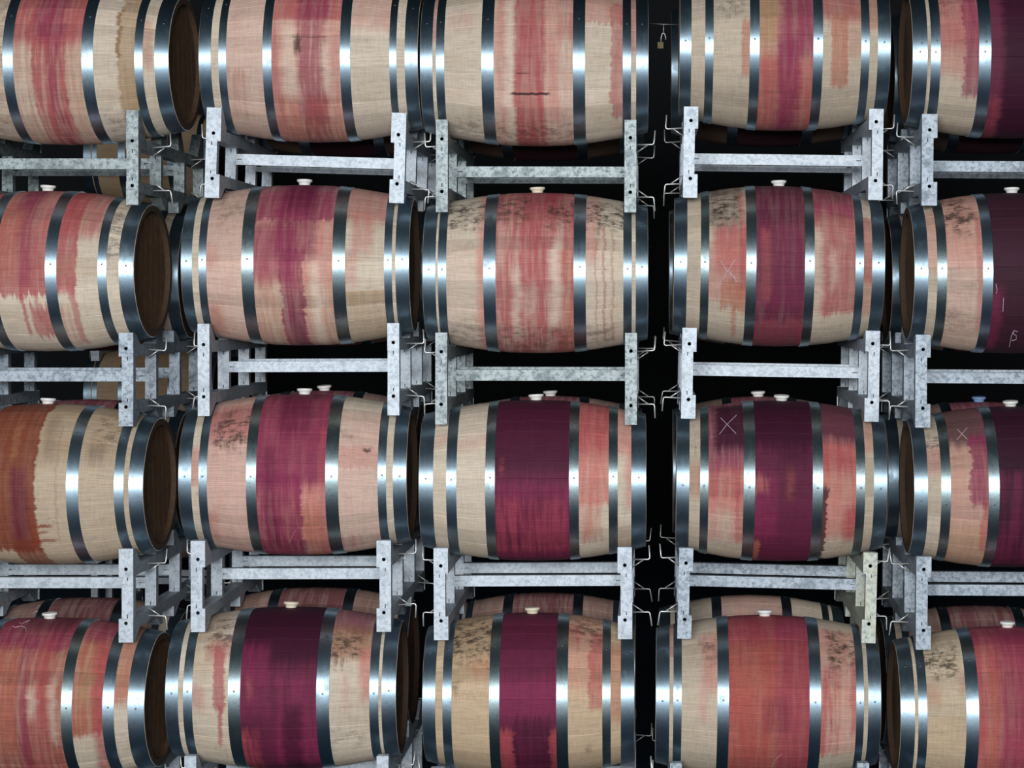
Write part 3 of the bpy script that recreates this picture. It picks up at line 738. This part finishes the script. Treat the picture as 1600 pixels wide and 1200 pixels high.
for (r, c), d in FRONT.items():
    hoops = list(d['hoops']) + list(d.get('extra', []))
    BARRELS[(r, c)] = make_barrel(d['label'], d['cx'], d['cy'], hoops, yaw=d.get('yaw', 0), roll=d.get('roll', 0), patches=d['patches'], base=d.get('base'),
                                  seed=r * 10 + c, bung=d.get('bung'), rivets=d.get('rivets', [(rnd.choice([6, 3, 12, 30, 45]), 0.0)]),
                                  dull=d.get('dull', ()), chalk=d.get('chalk', ()), hood=d.get('hood'), group='front wine barrels')

# ---- barrels lying behind, in the rear half of the same racks
TPL = [(-0.47, -0.415), (-0.395, -0.36), (-0.205, -0.155), (0.155, 0.205), (0.36, 0.395), (0.415, 0.47)]
ROWN = {1: 'top', 2: 'second', 3: 'third', 4: 'bottom'}
COLN = {1: 'leftmost', 2: 'second', 3: 'middle', 4: 'fourth', 5: 'rightmost'}
REAR_X = {(4, 2): -0.005, (4, 3): 0.02, (4, 4): -0.03, (3, 3): 0.03, (3, 4): -0.05, (3, 5): -0.02}
AY2 = 1.03
for (r, c), B in list(BARRELS.items()):
    if (r, c) == (1, 1): continue       # that rear place is empty: the far stack shows through
    xw = B.x + REAR_X.get((r, c), rnd.uniform(-0.02, 0.02))
    s = F / (D0 + AY2 - RB)
    cx = VX + xw * s
    cy = VY - (B.z - 0.013 - CAMZ) * F / (D0 + AY2)
    sc = 0.84 if (r, c) == (3, 4) else 0.89 if (r, c) in ((4, 3), (3, 3), (4, 4)) else 0.95
    hp = [(cx + a * s * sc, cx + b * s * sc) for a, b in TPL]
    bl = hp[2][1]; br = hp[3][0]
    kind = rnd.choice(['WN', 'PU', 'RS', 'RS'])
    side = rnd.choice(['PK', 'PK', 'BG', 'PL'])
    if (r, c) == (4, 4): kind, side = 'PL', 'BG'
    if (r, c) in ((4, 2), (4, 3), (4, 1), (4, 5)): kind, side = (112, 46, 60), (128, 72, 72)  # wine tones muted: the dim light behind the front row is in the colour
    if r == 3: kind, side = 'WN', (120, 74, 74)  # wine stain, with shade of the rear row painted into the side tone
    if r == 1: kind, side = 'DK', 'GR'  # dark stain colours stand in for shade behind the top front barrels
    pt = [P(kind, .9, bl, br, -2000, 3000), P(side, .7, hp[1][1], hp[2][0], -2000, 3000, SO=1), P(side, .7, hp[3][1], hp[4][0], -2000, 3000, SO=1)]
    ch = ()
    if (r, c) == (4, 1): ch = [[[(57, 949), (61, 945), (66, 947), (72, 950), (76, 946), (82, 943)], [(51, 959), (55, 955), (63, 954), (69, 957), (71, 962)]]]
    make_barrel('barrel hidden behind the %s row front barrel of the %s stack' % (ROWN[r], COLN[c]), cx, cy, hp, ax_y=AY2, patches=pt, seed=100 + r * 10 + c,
                bung=None if (r == 4 or (r, c) == (3, 1)) else ('bung_blue' if (r, c) == (3, 5) else 'bung', None), base=(120, 96, 78) if r == 1 else None, rivets=[(88, 0.0)], group='rear wine barrels', chalk=ch)  # top-row base colour is darkened too, as painted shade

# ------------------------------------------------------------------ racks
POST_Y = [0.0, 0.42, 0.89, 1.31]
RACK_LEN = 1.357

def make_rack(label, xl, xr, ztl, ztr, zbl, zbr, cap_w, post_w, mat, above=None, below=None, y0=0.0, group='galvanised barrel racks', floor=False, mat_r=None):
    """world coordinates at the front plane: outer x of both sides, top and bottom heights left/right"""
    W = xr - xl
    xc = (xl + xr) / 2
    roll = math.atan2((zbl - zbr) + (ztl - ztr), 2 * W)
    zt = (ztl + ztr) / 2; zb = (zbl + zbr) / 2
    if floor:
        zb = 0.0; roll = math.atan2(ztl - ztr, W) * 0.0
    H = zt - zb
    root = bpy.data.objects.new('barrel_rack', None)
    col.objects.link(root)
    root.empty_display_size = 0.1
    root.location = (xc, y0, zb)
    root.rotation_euler = (0, roll, 0)
    tag(root, label, 'rack', group)
    hr = 0.047
    mat_l = mat
    for sgn in (-1, 1):
        mat = mat_r if (sgn > 0 and mat_r) else mat_l
        x_out = sgn * W / 2
        x_in = x_out - sgn * cap_w
        xa, xb = min(x_out, x_in), max(x_out, x_in)
        xm = (xa + xb) / 2
        pa, pb = (xa, xa + post_w) if sgn < 0 else (xb - post_w, xb)
        # saddle heights so that rails meet the barrels
        zt_r = H - 0.050
        if above is not None:
            u = xm + xc - above.x
            zbar = above.z - 0.013 - r_at(u, above.L) - 0.0026 - (zb - math.sin(roll) * xm)
            zt_r = min(H - 0.034, max(H - 0.075, zbar))
            zt_r = min(zt_r, zbar)
        zb_r = 0.050
        if below is not None:
            u = xm + xc - below.x
            ztop = below.z + r_at(u, below.L) + 0.0026 - (zb - math.sin(roll) * xm)
            zb_r = max(zb_r, min(ztop, 0.075))
            zb_r = max(zb_r, ztop)
        tr0, tr1 = zt_r - hr, zt_r
        br0, br1 = zb_r, zb_r + hr
        for (z0, z1, top) in ((tr0, tr1, True), (br0, br1, False)):
            rl = obj('rail', MB().box(xa, xb, 0.006, RACK_LEN - 0.006, z0, z1, skip=('front',)).mesh('rail'), mat, root)
            # end plates with a bolt hole, front and back
            zz0, zz1 = (z0 - 0.001, H) if top else (0.0, z1 + 0.001)
            hz = z0 + (0.032 if top else 0.030)
            hx = xm
            mb = MB()
            n = 12; rr = 0.0078
            for (yy, fl) in ((0.0, False), (0.006, True)):
                b = len(mb.v)
                mb.v += [(xa, yy, zz0), (xb, yy, zz0), (xb, yy, zz1), (xa, yy, zz1)]
                mb.v += [(hx + rr * math.cos(2 * math.pi * q / n - math.pi * 0.75), yy, hz + rr * math.sin(2 * math.pi * q / n - math.pi * 0.75)) for q in range(n)]
                for side in range(4):
                    q0 = side * 3
                    f = [b + side, b + (side + 1) % 4] + [b + 4 + (q0 + 3 - k) % n for k in range(0, 4)]
                    mb.f.append(tuple(f) if not fl else tuple(reversed(f)))
            m4 = 4 + n
            for side in range(4):
                j = (side + 1) % 4
                mb.f.append((side, m4 + side, m4 + j, j))
            for q in range(n):
                w = (q + 1) % n
                mb.f.append((4 + q, 4 + w, m4 + 4 + w, m4 + 4 + q))
            obj('end_plate', mb.mesh('end_plate'), mat, root)
            obj('end_plate', MB().box(xa, xb, RACK_LEN - 0.006, RACK_LEN, zz0, zz1).mesh('end_plate'), mat, root)
            # saddle wedges on both sides of each barrel
            for by in (0.28, 1.05):
                for sy in (-1, 1):
                    y_far = by + sy * 0.272; y_top = by + sy * 0.235; y_near = by + sy * 0.145
                    if top:
                        hh = H - z1
                        pts = [(y_far, z1), (y_far, z1 + hh), (y_top, z1 + hh), (y_near, z1 + 0.002), (y_near, z1)]
                    else:
                        hh = z0
                        pts = [(y_far, z0), (y_far, z0 - hh), (y_top, z0 - hh), (y_near, z0 - 0.002), (y_near, z0)]
                    obj('saddle_wedge', MB().prism_x(pts, xa + 0.002, xb - 0.002).mesh('saddle_wedge'), mat, root)
            # bent rod guides at the barrel heads
            zr = (z0 + z1) / 2
            sz = 1 if top else -1
            for by in (0.28, 1.05):
                x_e = x_out + sgn * 0.074
                j = rnd.uniform(-0.006, 0.006)
                rod = MB()
                rod.tube([(x_out - sgn * 0.004, by, zr), (x_e - sgn * 0.008, by, zr + j), (x_e - sgn * 0.002, by, zr + j + sz * 0.003), (x_e, by, zr + j + sz * 0.010), (x_e + sgn * rnd.uniform(-.004, .008), by, zr + j + sz * 0.060)], 0.0034, 6)
                rod.tube([(x_out + sgn * 0.046, by, zr - sz * 0.002), (x_out - sgn * 0.002, by, zr - sz * 0.034)], 0.0030, 6)
                obj('barrel_guide', rod.mesh('barrel_guide', True), M['rod'], root)
        # posts with slots, butt welded between the rails
        for k, py in enumerate(POST_Y):
            z0, z1 = br1, tr0
            ya = py + 0.002 if k == 0 else py
            mb = MB()
            mb.box(pa, pb, ya, ya + 0.045, z0, z1, skip=('front',))
            pm = (pa + pb) / 2; s = 0.0022
            mb.grid_front([pa, pm - s, pm + s, pb], [z0, z0 + 0.003, z0 + 0.018, z1 - 0.018, z1 - 0.003, z1], ya, {(1, 1), (1, 3)})
            obj('post', mb.mesh('post'), mat, root)
        if sgn < 0: pin_l = pb
        else: pin_r = pa
    # cross beams tie the two sides together at the middle posts
    zc = H * 0.503
    mat = mat_l
    for k in (1, 2):
        ya = POST_Y[k] + 0.001
        a, b = pin_l, pin_r
        z0, z1 = zc - 0.0235, zc + 0.0235
        mb = MB().box(a, b, ya, ya + 0.043, z0, z1, skip=('front',))
        s = 0.0022
        mb.grid_front([a, a + 0.004, a + 0.026, b - 0.026, b - 0.004, b], [z0, zc - s, zc + s, z1], ya, {(1, 1), (3, 1)})
        obj('cross_beam', mb.mesh('cross_beam'), mat, root)
    return root

def wx(px): return (px - VX) / 375.0
def wz(py): return CAMZ - (py - VY) / 375.0
RACKS = {
 # gap, column: left px, right px, top left, top right, bottom left, bottom right, cap px, post px, material
 ('A', 1): (-97, 216, 172, 172, 320, 320, 19, 18.5, 'galv_grey'),
 ('A', 2): (319, 631, 168, 176, 308, 318, 23, 17.5, 'galv'),
 ('A', 3): (681, 994, 187, 187, 331, 332, 18.5, 18.4, 'galv_grey'),
 ('A', 4): (1067, 1379, 167, 169.5, 308, 313, 22.5, 17.5, 'galv'),
 ('A', 5): (1440, 1752, 178, 180, 321, 323, 24, 18, 'galv_mid'),
 ('B', 1): (-104, 208, 520, 520, 666, 666, 22.5, 18, 'galv_mid'),
 ('B', 2): (309, 624, 505, 506, 651, 648, 18.5, 18.2, 'galv'),
 ('B', 3): (680, 995, 520, 520, 663, 664, 18.5, 18.4, 'galv_grey'),
 ('B', 4): (1064, 1373, 512, 517, 654, 659, 22.5, 17.5, 'galv'),
 ('B', 5): (1430, 1742, 523, 525, 668, 670, 23.5, 18, 'galv_mid'),
 ('C', 1): (-104, 208, 858, 858, 1004, 1004, 22.5, 18, 'galv'),
 ('C', 2): (298, 611, 845, 845, 988, 987, 22.5, 18, 'galv'),
 ('C', 3): (678, 988, 857, 855, 1000, 999, 22.5, 18, 'galv'),
 ('C', 4): (1058, 1368, 856, 864, 998, 1005, 22, 17.5, 'galv_mid'),
 ('C', 5): (1431, 1743, 870, 872, 1015, 1017, 23.5, 18, 'galv_mid'),
 ('D', 1): (-104, 208, 1203, 1203, 0, 0, 22.5, 18, 'galv'),
 ('D', 2): (288, 607, 1186, 1177, 0, 0, 18.5, 18.2, 'galv'),
 ('D', 3): (672, 990, 1201, 1201, 0, 0, 22.5, 18, 'galv'),
 ('D', 4): (1047, 1358, 1192, 1193, 0, 0, 18.5, 18, 'galv_mid'),
 ('D', 5): (1425, 1737, 1216, 1216, 0, 0, 23.5, 18, 'galv_mid'),
}
GAPN = {'A': ('top', 'second'), 'B': ('second', 'third'), 'C': ('third', 'bottom')}
STK = {1: 'leftmost', 2: 'second', 3: 'middle', 4: 'fourth', 5: 'rightmost'}
for (g, c), v in RACKS.items():
    gi = 'ABCD'.index(g) + 1
    above = BARRELS.get((gi, c)); below = BARRELS.get((gi + 1, c))
    if g == 'D':
        lab = 'steel barrel rack on the floor under the bottom barrel of the %s stack' % STK[c]
    else:
        lab = 'galvanised steel rack between %s and %s row barrels of the %s stack' % (GAPN[g][0], GAPN[g][1], STK[c])
        if (g, c) == ('C', 4): lab = 'rack with one yellowed post between third and bottom row barrels, fourth stack'
    make_rack(lab, wx(v[0]), wx(v[1]), wz(v[2]), wz(v[3]), wz(v[4]), wz(v[5]), v[6] / 375, v[7] / 375, M[v[8]], above, below, floor=(g == 'D'), mat_r=M['galv_yellow'] if (g, c) == ('C', 4) else None)

# ------------------------------------------------------------------ a far stack seen through the leftmost rack
FY = 7.0
fs = F / (D0 + FY - 0.2)
for k, (fx, fy) in enumerate(((228, 246), (226, 430), (228, 616), (227, 801))):
    hp = [(fx + a * fs, fx + b * fs) for a, b in TPL]
    make_barrel(('pale far barrel seen under the top leftmost barrel, through its rack', 'pale far barrel in the dark behind the second row leftmost barrel',
                 'far barrel in the dark behind the third row leftmost barrel', 'far barrel in the dark behind the leftmost bottom rack')[k], fx, fy, hp,
                ax_y=FY, seed=300 + k, patches=[P('TN', .5, hp[2][1], hp[3][0], -2000, 3000, SO=1)], base=(188, 160, 128), rivets=None, bung=('bung', None), group='far wine barrels')
sF = F / (D0 + FY - 0.28)
def fxw(px): return (px - VX) / sF
def fzw(py): return CAMZ - (py - VY) / sF
for k, (zt_, zb_) in enumerate(((303, 380), (487, 564), (673, 750), (858, 960))):
    make_rack(('far steel rack in the dark behind the leftmost stack, upper one', 'far steel rack in the dark behind the leftmost stack, second from top',
               'far steel rack in the dark behind the leftmost stack, third from top', 'far steel rack standing on the floor behind the leftmost stack')[k],
              fxw(142), fxw(314), fzw(zt_), fzw(zt_), fzw(zb_), fzw(zb_), 22.5 / 375, 18 / 375, M['galv'], None, None, y0=FY - 0.28, group='far barrel racks', floor=(k == 3))

# ------------------------------------------------------------------ padlock hanging on a wire between the stacks
yw = 0.70
def at(px, py, y):
    return Vector(((px - VX) * (D0 + y) / F, y, CAMZ - (py - VY) * (D0 + y) / F))
w0 = at(985, 35, yw); w1 = at(1090, 39, yw)
wire = obj('steel_wire', MB().tube([w0 - w0, at(1037, 38, yw) - w0, w1 - w0], 0.0024, 6).mesh('steel_wire', True), M['wire'], None, w0)
tag(wire, 'thin steel wire stretched between middle and fourth stacks near the top', 'wire')
pl = bpy.data.objects.new('padlock', None); col.objects.link(pl); pl.location = at(1032, 76, yw)
tag(pl, 'small brass padlock hanging from the wire in the dark gap', 'padlock')
k = (D0 + yw) / F
obj('lock_body', MB().box(-4.5 * k, 4.5 * k, -0.008, 0.008, 0.0, 10 * k).mesh('lock_body'), M['brass'], pl)
sh = [(0.8 * k, 0, 10 * k), (1 * k, 0, 18 * k), (2.5 * k, 0, 23 * k), (4.5 * k, 0, 24.5 * k), (6.5 * k, 0, 23 * k), (8 * k, 0, 18 * k), (8 * k, 0, 14 * k)]
obj('shackle', MB().tube(sh, 0.0032, 6).mesh('shackle', True), M['rod'], pl)
ch = bpy.data.objects.new('chain_link', None)
obj('hanger', MB().tube([(4.5 * k, 0, 24 * k), (5 * k, 0, 38 * k)], 0.0026, 6).mesh('hanger', True), M['rod'], pl)
bpy.data.objects.remove(ch)
